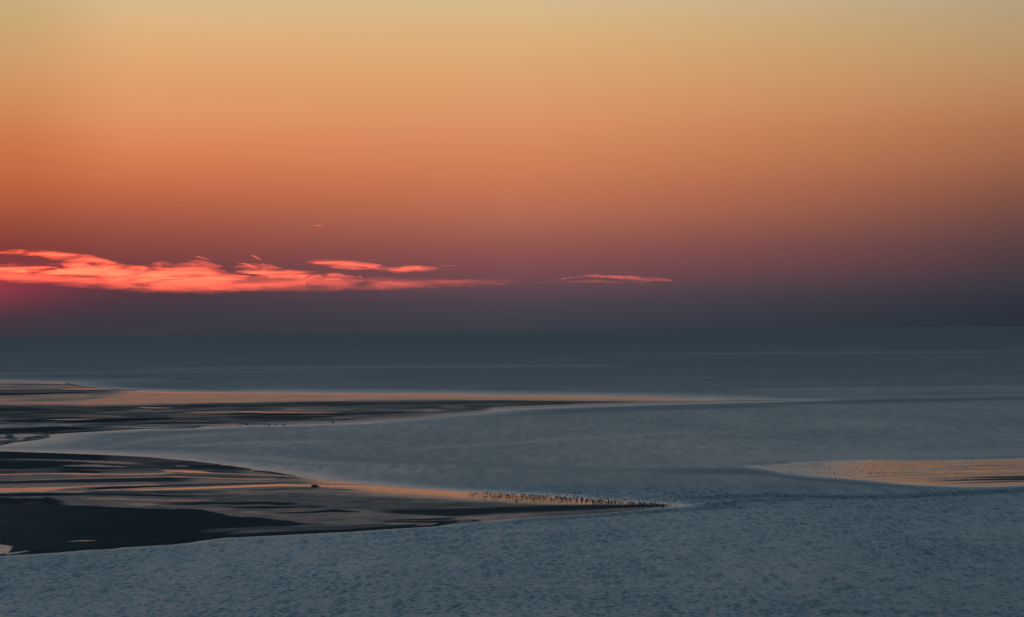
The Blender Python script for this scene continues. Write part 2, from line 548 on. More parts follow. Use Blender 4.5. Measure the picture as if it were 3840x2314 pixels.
    V = streak(V, X, Y, [(1040, 1926), (1170, 1923), (1260, 1917), (1300, 1920), (1355, 1922)], [(1040, 1), (1200, 3.5), (1260, 5), (1355, 1)], .02, 1.2, 20)
    V = band(V, X, Y, [(800, 1932), (1000, 1935), (1300, 1925), (1560, 1925)], [(800, 1945), (1100, 1962), (1300, 1975), (1560, 1955)], .42 + .05 * n2, 4, 70)
    # dark mud in the lower left
    V = band(V, X, Y, [(-450, 1872), (0, 1868), (170, 1866), (230, 1877), (160, 1872)], [(-450, 1900), (230, 1896)], .03, 3, 40, rag=3, seed=15)
    V = band(V, X, Y, [(-450, 1880), (100, 1890), (200, 1892), (330, 1900), (460, 1904), (640, 1913), (760, 1913), (870, 1938), (960, 1942), (1010, 1948), (1100, 1957), (1140, 1964), (1220, 1966)],
             [(-450, 2150), (700, 2060), (760, 2020), (900, 1994), (1020, 1979), (1130, 1970), (1220, 1967)], .02 + .03 * np.maximum(n1, 0) + .11 * sstep(600, -200, X) + .05 * sstep(.25, .6, n2), 1.6, 24, rag=4, seed=16)
    V = streak(V, X, Y, [(850, 1936), (960, 1933), (1020, 1938)], 1.6, .35, 1.2, 30)
    V = streak(V, X, Y, [(240, 1896), (330, 1895), (400, 1898)], 1.0, .5, 1, 30)
    V = streak(V, X, Y, [(340, 1918), (420, 1916)], .8, .30, 1, 30)
    V = streak(V, X, Y, [(90, 1889), (150, 1885)], .9, .45, 1, 20)
    V = streak(V, X, Y, [(255, 2033), (300, 2030), (360, 2029)], [(255, .7), (320, 1.5), (360, .6)], .80, .8, 14)
    V = streak(V, X, Y, [(290, 2053), (325, 2054)], .9, .55, .8, 12)
    V = streak(V, X, Y, [(560, 2026), (610, 2027)], .8, .30, .8, 18)
    # black margin along the lower shore
    low = curve([(x, y) for x, y in NEAR[38:]], X)
    mg = sstep(16, 8, low - Y + 2 * n2) * sstep(1760, 1640, X)
    V = V * (1 - mg) + .015 * mg
    V = band(V, X, Y, [(760, 1988), (1000, 1975), (1250, 1974), (1450, 1962)], [(760, 2000), (1000, 1990), (1250, 1985), (1450, 1972)], .26, 3, 40, rag=2)
    V = streak(V, X, Y, [(1480, 1951), (1600, 1949), (1700, 1946)], [(1480, 1.2), (1600, 3), (1700, 3)], .02, 1.2, 20)
    V = streak(V, X, Y, [(1430, 1957), (1560, 1958), (1700, 1956), (1790, 1952)], [(1430, 1.2), (1560, 3), (1790, 3)], .03, 1.4, 20)
    V = streak(V, X, Y, [(1490, 1963), (1550, 1964), (1600, 1961)], 1.3, .50, 1, 20)
    V = streak(V, X, Y, [(1560, 1970), (1610, 1967), (1640, 1963)], 1.3, .75, 1, 12)
    V = streak(V, X, Y, [(1715, 1956), (1770, 1953)], 1.0, .7, .8, 12)
    V = streak(V, X, Y, [(1800, 1955), (1860, 1953), (1940, 1947)], .9, .8, .8, 20)
    # dark strip under the flock
    V = band(V, X, Y, [(1440, 1914), (1700, 1909), (1900, 1903), (2080, 1896), (2250, 1893), (2400, 1893), (2520, 1896)],
             [(1440, 1926), (1700, 1938), (1900, 1926), (2080, 1920), (2250, 1912), (2400, 1905), (2520, 1899)], .07 + .03 * n2, 6, 70)
    V = streak(V, X, Y, [(1950, 1936), (2100, 1928), (2300, 1917), (2450, 1906)], [(1950, 2), (2100, 5), (2300, 4), (2450, 1.5)], .36, 2.5, 60)
    n3 = fbm(X / 75, Y / 2.1, 4, 13)
    V = V + (.09 * n3 + .05 * fbm(wx / 3, wy / 9, 3, 19)) * sstep(.06, .3, V)
    # pool at the lower left corner
    V = band(V, X, Y, [(-450, 2046), (0, 2043), (25, 2047), (48, 2052)], [(-450, 2100), (0, 2078), (30, 2074), (48, 2054)], .82 + .15 * n2, 1.5, 8, rag=4, seed=18)
    V = streak(V, X, Y, [(20, 2079), (60, 2074), (110, 2067)], [(20, 3), (60, 3), (110, 1)], .75, 1, 10)
    Rp = .35 * sstep(2010, 2045, Y) * sstep(120, 40, X)
    Rp = streak(Rp, X, Y, [(-450, 1852), (0, 1849), (200, 1848), (400, 1840)], [(-450, 3), (0, 4), (400, 1)], .6, 1.5, 30)
    Rp = Rp + .5 * sstep(7, 1, np.abs(Y - edge_t)) * sstep(1500, 1900, X)
    return V, Rp


def paint_far(X, Y, sd, wx, wy):
    n1 = fbm(wx / 60, wy / 160, 5, 31)
    n2 = fbm(X / 230, Y / 3.5, 4, 35)
    n3 = fbm(X / 85, Y / 1.9, 4, 37)
    V = .34 + .16 * n2 + .08 * n1
    edge_t = curve([(x, y) for x, y in FAR[:20]], X)
    # pink mirror along the outer side
    V = band(V, X, Y, [(-450, 1480), (0, 1484), (330, 1478), (640, 1462), (3000, 1490)],
             [(-450, 1515), (0, 1516), (300, 1520), (640, 1515), (1000, 1508), (1500, 1502), (1900, 1501), (2400, 1507), (3000, 1500)], .68 + .08 * n2, 5, 80)
    rim = sstep(16, 1, Y - edge_t) * sstep(330, 520, X)
    V = V * (1 - rim) + .88 * rim
    V = band(V, X, Y, [(-450, 1420), (0, 1426), (250, 1432)], [(-450, 1437), (0, 1439), (250, 1441)], .74 + .15 * n3, 1.2, 20)
    V = streak(V, X, Y, [(0, 1440.5), (90, 1441), (200, 1443)], 1.2, .30, 1, 40)
    V = band(V, X, Y, [(-450, 1442), (0, 1443), (260, 1446), (320, 1455)], [(-450, 1462), (0, 1463), (300, 1460)], .45 + .25 * n2, 2, 40)
    V = streak(V, X, Y, [(230, 1460), (330, 1459), (420, 1459)], [(230, 1), (330, 2.6), (420, 1.4)], .97, 1, 30)
    V = streak(V, X, Y, [(-450, 1468), (0, 1467), (220, 1464), (400, 1463), (520, 1464)], 1.6, .25, 1, 40)
    V = streak(V, X, Y, [(-450, 1480), (0, 1479), (120, 1478), (230, 1474), (320, 1472)], [(-450, 3), (120, 3.4), (320, 1.6)], .05, 1.5, 30, rag=2)
    V = band(V, X, Y, [(0, 1485), (300, 1478), (420, 1476)], [(0, 1510), (300, 1502), (420, 1490)], .50 + .28 * n2, 3, 60)
    # dark trough behind it
    V = band(V, X, Y, [(-450, 1526), (0, 1525), (300, 1527), (640, 1521), (1000, 1513), (1300, 1514), (1500, 1508), (1700, 1506), (1900, 1504), (2100, 1507), (2400, 1510), (2800, 1502)],
             [(-450, 1560), (0, 1560), (300, 1545), (640, 1530), (1000, 1528), (1300, 1525), (1500, 1515), (1700, 1517), (1900, 1517), (2100, 1521), (2400, 1514), (2800, 1506)], .20 + .09 * n2, 5, 80)
    V = band(V, X, Y, [(-450, 1538), (0, 1536), (400, 1540), (800, 1550), (1280, 1549)], [(-450, 1600), (0, 1585), (300, 1582), (640, 1592), (900, 1588), (1280, 1564)], .24 + .26 * n2 + .10 * n1, 3, 60)
    V = streak(V, X, Y, [(520, 1529), (570, 1530), (640, 1531)], [(520, .8), (560, 1.6), (640, .8)], .9, .9, 20)
    V = streak(V, X, Y, [(480, 1545), (640, 1543), (720, 1545)], [(480, 2), (640, 3), (720, 2)], .45, 2, 40, rag=2)
    V = streak(V, X, Y, [(700, 1548), (860, 1546), (930, 1545), (1050, 1547.5), (1160, 1549.5), (1280, 1548)], [(700, 1), (860, 1.4), (960, 2.4), (1050, 2), (1160, 1.3), (1280, 1.2)], .85, .9, 40)
    V = streak(V, X, Y, [(1000, 1538), (1280, 1534), (1500, 1538), (1700, 1536)], [(1000, 3), (1280, 6), (1700, 6)], .40 + .12 * n2, 3, 70)
    V = streak(V, X, Y, [(880, 1553), (1000, 1556), (1280, 1552), (1450, 1549), (1560, 1545)], [(880, 2), (1280, 4), (1560, 2)], .08, 2, 60, rag=2)
    V = streak(V, X, Y, [(60, 1570), (190, 1565), (300, 1562), (420, 1560)], .9, .50, .8, 40)
    V = streak(V, X, Y, [(170, 1574), (270, 1574), (350, 1573)], [(170, .8), (270, 1.5), (350, .7)], .9, .9, 30)
    V = streak(V, X, Y, [(200, 1590), (260, 1584), (400, 1577), (520, 1573), (640, 1569)], [(200, 1.5), (270, 4.5), (400, 6), (640, 4)], .01, 1.5, 20)
    V = streak(V, X, Y, [(0, 1578), (120, 1580), (200, 1577)], [(0, 3), (120, 4), (200, 2)], .05, 1.5, 30, rag=2)
    # grey pools
    V = band(V, X, Y, [(-450, 1594), (0, 1592), (200, 1588), (300, 1589), (640, 1593), (900, 1589)], [(-450, 1608), (0, 1607), (200, 1600), (640, 1597), (900, 1594)], .62 + .12 * n2, 1.6, 40, rag=1.5)
    V = streak(V, X, Y, [(260, 1597), (340, 1595), (450, 1594), (560, 1590), (640, 1588)], [(260, .8), (340, 1.8), (560, 1.6), (640, 1.2)], .02, .9, 20)
    V = streak(V, X, Y, [(150, 1596), (180, 1595)], 1.4, .95, 1, 14)
    V = streak(V, X, Y, [(400, 1601), (560, 1603), (640, 1602), (720, 1601)], [(400, 1.5), (560, 3.2), (720, 1.6)], .68, 1.2, 30)
    V = band(V, X, Y, [(-450, 1608), (0, 1608), (150, 1604), (240, 1603), (330, 1605)], [(-450, 1632), (0, 1628), (150, 1620), (330, 1612)], .03, 1.5, 30, rag=1.5)
    V = streak(V, X, Y, [(170, 1624), (270, 1621), (390, 1616), (520, 1610)], 1.6, .03, 1, 30)
    # meandering runnels at the left
    mz = np.sin(X / 23 + Y / 4.1 + 3 * vnoise(X / 60, Y / 9, 41))
    run = .30 + .45 * sstep(-.2, .5, mz)
    V = band(V, X, Y, [(-450, 1634), (0, 1630), (100, 1627), (190, 1632)], [(-450, 1660), (0, 1656), (190, 1641)], run, 1.5, 14)
    V = band(V, X, Y, [(-450, 1655), (0, 1652), (100, 1650)], [(-450, 1690), (0, 1668), (100, 1657)], .08 + .3 * sstep(0, .5, mz), 1.5, 14)
    V = V + .17 * n3 * sstep(1500, 1530, Y) + .07 * n3
    # pale lower margin
    low = curve([(x, y) for x, y in FAR[19:-1]], X)
    mg = sstep(13, 4, low - Y) * sstep(880, 1150, X)
    V = V * (1 - mg) + .74 * mg
    Rp = .55 * mg + .5 * sstep(1574, 1590, Y) * sstep(900, 700, X) + .8 * sstep(4, .5, Y - edge_t) * sstep(300, 420, X) + .3 * sstep(1442, 1436, Y)
    return V, Rp


def paint_east(X, Y, sd, wx, wy):
    n2 = fbm(X / 200, Y / 4.0, 4, 51)
    n1 = fbm(wx / 25, wy / 40, 4, 53)
    n3 = fbm(X / 45, Y / 1.7, 4, 59)
    V = .88 + .10 * n2 + .06 * n1 + .13 * np.minimum(n3, .2)
    k = sstep(3200, 3720, X)
    sl = (Y - 1720 + (X - 3500) * .022)
    V = V - k * .55 * sstep(-.05, .45, fbm(X / 520, sl / 2.1, 4, 57)) * sstep(16, 40, sl) * sstep(106, 94, sl)
    V = streak(V, X, Y, [(3200, 1794), (3360, 1782), (3500, 1779), (3640, 1774)], [(3200, .6), (3400, 1.2), (3640, .8)], .50, 1.0, 60)
    V = streak(V, X, Y, [(3500, 1806), (3620, 1802), (3840, 1797), (4400, 1786)], [(3500, .8), (3640, 2.0), (3840, 4), (4400, 6)], .08, 1.5, 50)
    V = streak(V, X, Y, [(3650, 1794), (3760, 1792), (3840, 1789), (4400, 1779)], [(3650, 1), (3840, 2.6), (4400, 4)], .08, 1.2, 50)
    V = streak(V, X, Y, [(3560, 1814), (3700, 1809), (3840, 1804)], [(3560, .8), (3700, 1.6), (3840, 1.5)], .16, 1.2, 50)
    V = streak(V, X, Y, [(3560, 1752), (3690, 1747), (3840, 1750)], [(3560, .7), (3690, 1.4), (3840, 1.2)], .40, 1, 40)
    V = streak(V, X, Y, [(3240, 1774), (3360, 1775), (3450, 1773)], 1.1, .55, 1, 40)
    Rp = .55 * sstep(3330, 2980, X) + .20 * sstep(.0, .6, n2)
    Rp = Rp + .15 * sstep(6, 1, np.minimum(np.abs(Y - curve([(x, y) for x, y in EAST[:11]], X)), np.abs(Y - curve([(x, y) for x, y in EAST[11:]] + [EAST[0]], X))))
    Rp = streak(Rp, X, Y, [(3360, 1756), (3500, 1757), (3640, 1755)], 2.2, .6, 1.5, 40)
    return V, Rp


build_bank('sandbank', NEAR, (-450, 2580, 5), (1660, 2120, 1.5), paint_near, .14, 22,
           'long near sandbank of dark mud and wet sand ending in a spit crowded with birds')
BANKS['near'] = BANKS['sandbank']
build_bank('sandbank', FAR, (-450, 3060, 7), (1408, 1706, 1.0), paint_far, .14, 45,
           'far sandbank with a long pink mirror-wet rim tapering out into the open water')
BANKS['far'] = BANKS['sandbank']
build_bank('sandbank', EAST, (2800, 4420, 6), (1700, 1836, 1.2), paint_east, .10, 22,
           'small orange-lit sandbank entering from the right edge and dotted with scattered birds')
BANKS['east'] = BANKS['sandbank']

# ---------------------------------------------------------------- sea
print('banks done')
# distance to the nearest shore, sampled on a coarse lattice
lx, ly = np.arange(-700, 4600, 12.0), np.arange(1290, 2460, 2.5)
LX, LY = np.meshgrid(lx, ly)
SHORE = np.minimum(np.minimum(-sdf_world(NEAR, LX, LY), -sdf_world(FAR, LX, LY)), -sdf_world(EAST, LX, LY))


def shore_at(px, py):
    i = np.clip((py - ly[0]) / 2.5, 0, len(ly) - 1.001)
    j = np.clip((px - lx[0]) / 12.0, 0, len(lx) - 1.001)
    i0, j0 = i.astype(int), j.astype(int)
    fi, fj = i - i0, j - j0
    v = (SHORE[i0, j0] * (1 - fi) * (1 - fj) + SHORE[i0 + 1, j0] * fi * (1 - fj) +
         SHORE[i0, j0 + 1] * (1 - fi) * fj + SHORE[i0 + 1, j0 + 1] * fi * fj)
    return np.where(py < ly[0], 900.0, v)


def build_sea():
    az = np.radians(np.linspace(-13.0, 13.0, 930))
    d = list(np.arange(455, 850, .47))
    step = .47
    while d[-1] < SEA_R:
        step = min(step * 1.0125, d[-1] * .03)
        d.append(d[-1] + step)
    D = np.array(d)
    D[-1] = SEA_R
    Dm, A = np.meshgrid(D, az, indexing='ij')
    X, Y = Dm * np.sin(A), Dm * np.cos(A)
    PX, PY = project_np(X, Y)
    sh = shore_at(PX, PY)
    # how ruffled the surface is
    chop = np.interp(Dm, [420, 700, 850, 1000, 1600, 2200, 3500, 8000, 20000, 60000], [.57, .61, .66, .52, .52, .74, .95, 1.25, 1.5, 1.8])
    chop = chop + .10 * fbm(X / 60, Y / 140, 3, 61) + .09 * fbm(X / 300, Y / 900, 3, 63) * sstep(900, 1500, Dm)
    chop = chop + .17 * fbm(X / 2.2, Y / 20, 4, 67) * sstep(700, 1000, Dm) * sstep(6000, 2500, Dm) + .09 * sstep(2000, 3900, PX) * sstep(1850, 2000, PY) + .07 * fbm(X / 5, Y / 14, 3, 69) * sstep(900, 700, Dm)
    P = (PX, PY)
    for pts, half, val in [
        ([(380, 1674), (431, 1672), (545, 1651), (779, 1630), (900, 1626)], 5, .36),
        ([(640, 1676), (718, 1672), (848, 1662), (952, 1660), (1280, 1655)], 5, .36),
        ([(1500, 1688), (1615, 1680), (2059, 1653), (2448, 1626), (2700, 1618)], 5, .40),
        ([(-200, 1690), (200, 1690), (600, 1700), (900, 1712), (1300, 1740)], 9, .36),
        ([(-200, 1672), (100, 1672), (300, 1665)], 16, .42),
        ([(460, 1684), (560, 1680), (700, 1680), (800, 1684)], 5, .66),
        ([(300, 1636), (420, 1630), (600, 1624), (900, 1612)], 4, .66),
        ([(1200, 1722), (1600, 1730), (1900, 1745), (2300, 1765), (2800, 1762)], 8, .64),
        ([(2600, 1730), (2900, 1715), (3300, 1708), (3900, 1695)], 14, .42),
        ([(2500, 1768), (2740, 1768), (2880, 1775), (3000, 1790), (3200, 1806), (3400, 1824)], 10, .92),
        ([(2600, 1868), (2900, 1858), (3150, 1864), (3400, 1862), (3600, 1850), (3900, 1836)], 8, 1.1),
        ([(2500, 1910), (2800, 1878), (3050, 1872)], 6, 1.0),
        ([(1900, 1950), (2300, 1928), (2560, 1908), (2800, 1898)], 9, .95),
        ([(1300, 2030), (1600, 2012), (1900, 1990), (2300, 1972)], 6, .55),
        ([(2100, 2140), (2400, 2060), (2900, 2010), (3300, 1990)], 10, .62),
        ([(2300, 2200), (2520, 2192), (2700, 2190)], 10, .58),
        ([(250, 1437), (330, 1442), (420, 1448), (560, 1454)], 5, .92),
        ([(-200, 1420), (300, 1424), (640, 1428)], 6, .55),
        ([(900, 1464), (1500, 1466), (2000, 1472), (2500, 1480), (2900, 1492)], 7, .40),
        ([(2800, 1462), (3200, 1458), (3900, 1450)], 6, .48),
        ([(2900, 1474), (3300, 1470), (3900, 1462)], 4, .50),
        ([(3000, 1494), (3300, 1490), (3900, 1480)], 4, .50),
        ([(2900, 1512), (3300, 1504), (3900, 1492)], 6, .92),
        ([(1500, 1576), (1900, 1550), (2500, 1528), (2900, 1520)], 10, .84),
        ([(500, 1385), (1300, 1375), (2300, 1372)], 5, .62),
        ([(1300, 1412), (2300, 1405), (3200, 1412)], 5, .92),
        ([(-200, 1405), (600, 1395), (1300, 1392)], 4, .62),
        ([(2500, 1326), (3200, 1322), (3900, 1318)], 4, .66),
        ([(3000, 1352), (3900, 1340)], 6, .92),
    ]:
        chop = streak(chop, *P, pts, half, val, soft=4, fade=140, amt=.8, rag=1.5, seed=int(pts[0][0]) % 97)
    south = sstep(1880, 1905, PY - (PX - 1900) * .02 * (PX > 1900)) * sstep(2700, 2400, PX)
    calm = sstep(0, 1, sh / (np.interp(Dm, [600, 900, 2000], [12, 22, 60]) * (1 - .6 * south) * (1 - .6 * sstep(2560, 2760, PX) * sstep(1650, 1690, PY))))
    floor = .42 + .43 * south
    chop = np.clip(chop * (floor + (1 - floor) * calm), .03, 1.9)
    # real waves: a random sea of short crossing wind waves
    Z = np.zeros_like(X)
    dy = np.gradient(D)[:, None]
    dxs = (D * (az[1] - az[0]))[:, None]
    K = 72
    lam = np.exp(rng.uniform(math.log(.85), math.log(2.6), K))
    th = math.radians(-70) + rng.uniform(-.95, .95, K)
    ph = rng.uniform(0, 2 * math.pi, K)
    rms = .34
    s_i = rms * math.sqrt(2 / K) * (lam / 2.5) ** -.15
    nrow = int(np.searchsorted(D, 5000))
    Xs, Ys = X[:nrow], Y[:nrow]
    lost = np.zeros(len(D))
    for k in range(K):
        kk = 2 * math.pi / lam[k]
        kx, ky = kk * math.cos(th[k]), kk * math.sin(th[k])
        wt_ = sstep(1.0, 1.7, math.pi / (abs(ky) * dy + 1e-9)) * sstep(1.0, 1.7, math.pi / (abs(kx) * dxs + 1e-9))
        lost += (s_i[k] ** 2 / 2) * (1 - wt_[:, 0] ** 2)
        rows = np.nonzero(wt_[:nrow, 0] > .01)[0]
        if len(rows) == 0:
            continue
        r1 = rows[-1] + 1
        Z[:r1] += (s_i[k] / kk) * wt_[:r1] * np.sin(kx * X[:r1] + ky * Y[:r1] + ph[k])
    gust = 1 + .35 * fbm(X / 18, Y / 40, 3, 71)
    Z *= np.clip(chop, 0, 1.1) * gust
    edge = sstep(0, .06, (A - az[0]) / (az[-1] - az[0])) * sstep(1, .94, (A - az[0]) / (az[-1] - az[0]))
    Z *= edge * sstep(455, 468, Dm) * sstep(-1, 5, sh)
    # slopes too fine for the sheet become surface roughness
    small = np.interp(D, [450, 900, 1500, 3000], [.05, .075, .15, .18])[:, None] ** 2
    alpha = np.sqrt(2 * (lost[:, None] * .5 + small + .5 * rms ** 2 * (1 - edge ** 2) * sstep(3000, 1500, Dm))) * chop
    ruffle = np.clip(np.sqrt(np.maximum(alpha, 0)), .10, .75)
    bumpy = chop * np.interp(Dm, [420, 1500, 4000], [1, .6, 0])
    R, C = X.shape
    co = [np.stack([X, Y, Z], -1).reshape(-1, 3)]
    idx = np.arange(R * C).reshape(R, C)
    q = [np.stack([idx[:-1, :-1], idx[1:, :-1], idx[1:, 1:], idx[:-1, 1:]], -1).reshape(-1, 4)]
    ch, ru = [bumpy.ravel()], [ruffle.ravel()]
    # the rest of the sea around it, flat
    base = R * C
    extra, eq = [], []

    def fan(a0, a1, n, d0, d1, m):
        nonlocal base
        aa, dd = np.linspace(a0, a1, n), np.geomspace(d0, d1, m)
        DD, AA = np.meshgrid(dd, aa, indexing='ij')
        c = np.stack([DD * np.sin(AA), DD * np.cos(AA), np.zeros_like(DD)], -1).reshape(-1, 3)
        ii = base + np.arange(n * m).reshape(m, n)
        co.append(c)
        q.append(np.stack([ii[:-1, :-1], ii[1:, :-1], ii[1:, 1:], ii[:-1, 1:]], -1).reshape(-1, 4))
        ch.append(np.interp(DD, [420, 1500, 4000], [.6, .35, 0]).ravel())
        ru.append(np.interp(DD, [420, 1500, 5000, 20000], [.46, .42, .5, .64]).ravel())
        base += n * m
    fan(az[-1], 2 * math.pi + az[0], 60, 455, SEA_R, 24)
    fan(-math.pi, math.pi, 60, 2, 455, 8)
    o = raw_mesh('sea', np.concatenate(co), np.concatenate(q), WATER, {'chop': np.concatenate(ch), 'ruffle': np.concatenate(ru)})
    props(o, 'grey blue sea ruffled by small waves reaching to the dusky horizon', 'sea', None, 'structure')
    print('sea', R, C, 'lost', lost[0], lost[900], 'ruffle near', ruffle[300, 400], 'far', ruffle[-5, 400])
    return o


build_sea()

# ---------------------------------------------------------------- clouds: lens-shaped bodies of thin scattering vapour far beyond the sea
CLOUD_D = 120000.0


def make_vapour(name, density, stretch=(1, 1, 1), thr=(.40, .62), seed=0.0, col=(1, .88, .72), aniso=.8):
    mt = bpy.data.materials.new(name)
    mt.use_nodes = True
    mt.node_tree.nodes.clear()
    n = N(mt.node_tree)
    geo = n.new('ShaderNodeTexCoord')
    mp = n.new('ShaderNodeMapping')
    mp.inputs['Location'].default_value = (seed, seed * 1.7, 0)
    mp.inputs['Rotation'].default_value = (0, math.radians(4), 0)
    mp.inputs['Scale'].default_value = tuple(v / 1000 for v in stretch)
    n.link(geo.outputs['Object'], mp.inputs[0])
    no = n.new('ShaderNodeTexNoise')
    no.inputs['Scale'].default_value, no.inputs['Detail'].default_value = 1.0, 6
    no.inputs['Roughness'].default_value, no.inputs['Distortion'].default_value = .64, 1.1
    n.link(mp.outputs[0], no.inputs['Vector'])
    dens = n.maprange(no.outputs[0], thr[0], thr[1], 0.0, density, smooth=True)
    v = n.new('ShaderNodeVolumePrincipled')
    v.inputs['Color'].default_value = (*col, 1)
    v.inputs['Anisotropy'].default_value = aniso
    n.set(v.inputs['Density'], dens)
    o = n.new('ShaderNodeOutputMaterial')
    n.link(v.outputs[0], o.inputs['Volume'])
    return mt


def make_cloud(top, bot, depth, mat, label, rag=2.0, seed=1, dist=CLOUD_D):
    rag *= 1.5
    x0, x1 = top[0][0], top[-1][0]
    n, k = max(16, int((x1 - x0) / 5)), 18
    xs = np.linspace(x0, x1, n)
    yt = curve(top, xs) - rag * (fbm(xs / 60, xs * 0, 3, seed) + .6 * fbm(xs / 15, xs * 0, 3, seed + 7))
    yb = curve(bot, xs) + rag * fbm(xs / 34, xs * 0 + 9, 4, seed + 3)
    yb = np.maximum(yb, yt + .6)
    mid, half = (yt + yb) / 2, (yb - yt) / 2
    half[0] = half[-1] = .05
    hmax = half.max()
    verts = []
    for x, mm, h in zip(xs, mid, half):
        for j in range(k):
            a = 2 * math.pi * j / k
            dd = dist + depth * .5 * math.copysign((1 - abs(math.cos(a))) ** 1.2, math.sin(a)) * (h / hmax) ** .6
            c = cast(x, mm - h * math.cos(a))
            c = c * (dd / c.y) + cam_pos
            verts.append(c)
    ctr = sum(verts, Vector()) / len(verts)
    co = np.array([v - ctr for v in verts])
    q = [(i * k + j, i * k + (j + 1) % k, (i + 1) * k + (j + 1) % k, (i + 1) * k + j) for i in range(n - 1) for j in range(k)]
    for e in (0, (n - 1) * k):           # close the two ends
        q += [(e + a, e + a + 1, e + k - 2 - a, e + k - 1 - a) for a in range(k // 2 - 1)]
    o = raw_mesh('cloud', co, np.array(q), mat)
    bm = bmesh.new()
    bm.from_mesh(o.data)
    bmesh.ops.recalc_face_normals(bm, faces=bm.faces)
    bm.to_mesh(o.data)
    bm.free()
    o.location = ctr
    props(o, label, 'cloud', 'thin sunset clouds low over the sea')
    return o


# 1 photograph pixel is about 11 m at that distance
V_A = make_vapour('bright_vapour', .00080, (.42, .42, 4.2), (.40, .70), 3.1)
V_B = make_vapour('patch_vapour', .0011, (.40, .40, 3.0), (.34, .74), 8.2)
V_C = make_vapour('faint_vapour', .00022, (.26, .26, 2.2), (.30, .70), 14.4)
V_D = make_vapour('small_vapour', .0008, (.45, .45, 3.0), (.34, .70), 21.7)
V_T = make_vapour('tuft_vapour', .00055, (.7, .7, 3.6), (.38, .72), 31.3)
make_cloud([(-260, 980), (-60, 985), (0, 990), (52, 985), (156, 987), (208, 984), (312, 979), (364, 975), (442, 982), (519, 990), (623, 990), (675, 994), (779, 995), (857, 1004), (909, 1009), (987, 1004), (1091, 1010), (1195, 1018), (1280, 1024), (1360, 1036)],
           [(-260, 1022), (0, 1022), (104, 1033), (208, 1046), (312, 1059), (416, 1064), (519, 1067), (623, 1073), (727, 1080), (831, 1076), (900, 1052), (990, 1046), (1100, 1056), (1195, 1058), (1280, 1052), (1360, 1040)],
           2600, V_A, 'longest and brightest of the red clouds, a broad ragged band starting at the left edge', 2.4, 3)
make_cloud([(-260, 930), (0, 937), (104, 936), (208, 942), (286, 946), (338, 954), (374, 963), (416, 976), (440, 984)],
           [(-260, 950), (0, 953), (78, 957), (156, 966), (197, 979), (260, 988), (330, 990), (416, 990), (440, 986)],
           1200, V_A, 'thin pink orange streak of cloud above the left end of the broad red band', 2.0, 12)
make_cloud([(1140, 985), (1165, 975), (1200, 971), (1250, 971), (1330, 977), (1400, 984), (1440, 993)],
           [(1140, 986), (1165, 987), (1200, 995), (1260, 1010), (1330, 1014), (1390, 1012), (1440, 996)],
           1300, V_B, 'short bright coral cloud patch floating above the broad red band', 1.2, 21)
make_cloud([(1370, 1000), (1420, 996), (1490, 1000), (1540, 994), (1570, 990), (1610, 998), (1650, 1005)],
           [(1370, 1004), (1420, 1020), (1480, 1025), (1540, 1020), (1570, 1022), (1620, 1016), (1650, 1007)],
           900, V_D, 'lacy coral wisps trailing right from the short bright cloud patch', 2.4, 33)
make_cloud([(1650, 998), (1680, 994), (1712, 996)], [(1650, 1000), (1680, 997), (1712, 997)], 300, V_D,
           'tiny orange streak of cloud right of the lacy wisps', .6, 41)
make_cloud([(1318, 965), (1345, 963), (1372, 966)], [(1318, 966), (1345, 967), (1372, 967)], 300, V_C,
           'tiny faint streak above the short bright cloud patch', .5, 43)
make_cloud([(1372, 974), (1395, 972), (1418, 975)], [(1372, 976), (1395, 978), (1418, 977)], 300, V_C,
           'faint sliver of cloud just right above the short bright patch', .5, 45)
make_cloud([(560, 1060), (800, 1040), (1000, 1034), (1200, 1024), (1400, 1032), (1600, 1042), (1750, 1046), (1900, 1044), (1950, 1050), (1985, 1058)],
           [(560, 1070), (800, 1092), (1000, 1096), (1200, 1096), (1400, 1092), (1600, 1086), (1750, 1076), (1900, 1068), (1950, 1062), (1985, 1059)],
           1500, V_C, 'dim plum pink veil of cloud trailing under and right of the coral patch', 2.2, 51)
make_cloud([(-260, 1006), (0, 1008), (300, 1030), (560, 1044), (800, 1052), (1000, 1050), (1150, 1052)],
           [(-260, 1052), (0, 1058), (300, 1082), (560, 1100), (800, 1104), (1000, 1092), (1150, 1070)],
           1700, V_C, 'dim crimson veil of cloud hanging under the broad red band', 2.2, 57)
make_cloud([(1980, 1062), (2040, 1056), (2110, 1042), (2160, 1032), (2210, 1026), (2300, 1027), (2380, 1032), (2440, 1042), (2500, 1042), (2530, 1052)],
           [(1980, 1063), (2040, 1062), (2110, 1050), (2160, 1043), (2210, 1040), (2300, 1046), (2380, 1054), (2440, 1058), (2500, 1058), (2530, 1054)],
           800, V_D, 'small salmon cloud streak standing alone farthest to the right', 1.6, 61)
make_cloud([(2090, 1054), (2200, 1046), (2350, 1050), (2450, 1058)], [(2090, 1062), (2200, 1064), (2350, 1066), (2450, 1062)], 600, V_C,
           'dim veil right under the lone small salmon cloud', 1.6, 65)
make_cloud([(1172, 846), (1188, 843), (1212, 845)], [(1172, 847), (1188, 848), (1212, 847)], 260, V_D,
           'speck of orange cloud alone high above all the others', .4, 71)
make_cloud([(640, 994), (690, 980), (730, 973), (760, 975), (790, 981), (840, 996)],
           [(640, 998), (700, 1006), (770, 1006), (840, 1000)], 900, V_T,
           'soft diffuse puff rising from the middle of the broad red band', 2.6, 81)
make_cloud([(730, 960), (748, 961), (770, 967), (792, 976)], [(730, 962), (750, 967), (772, 974), (792, 978)], 420, V_D,
           'slanting streak of cloud above the soft puff on the broad red band', .8, 82)
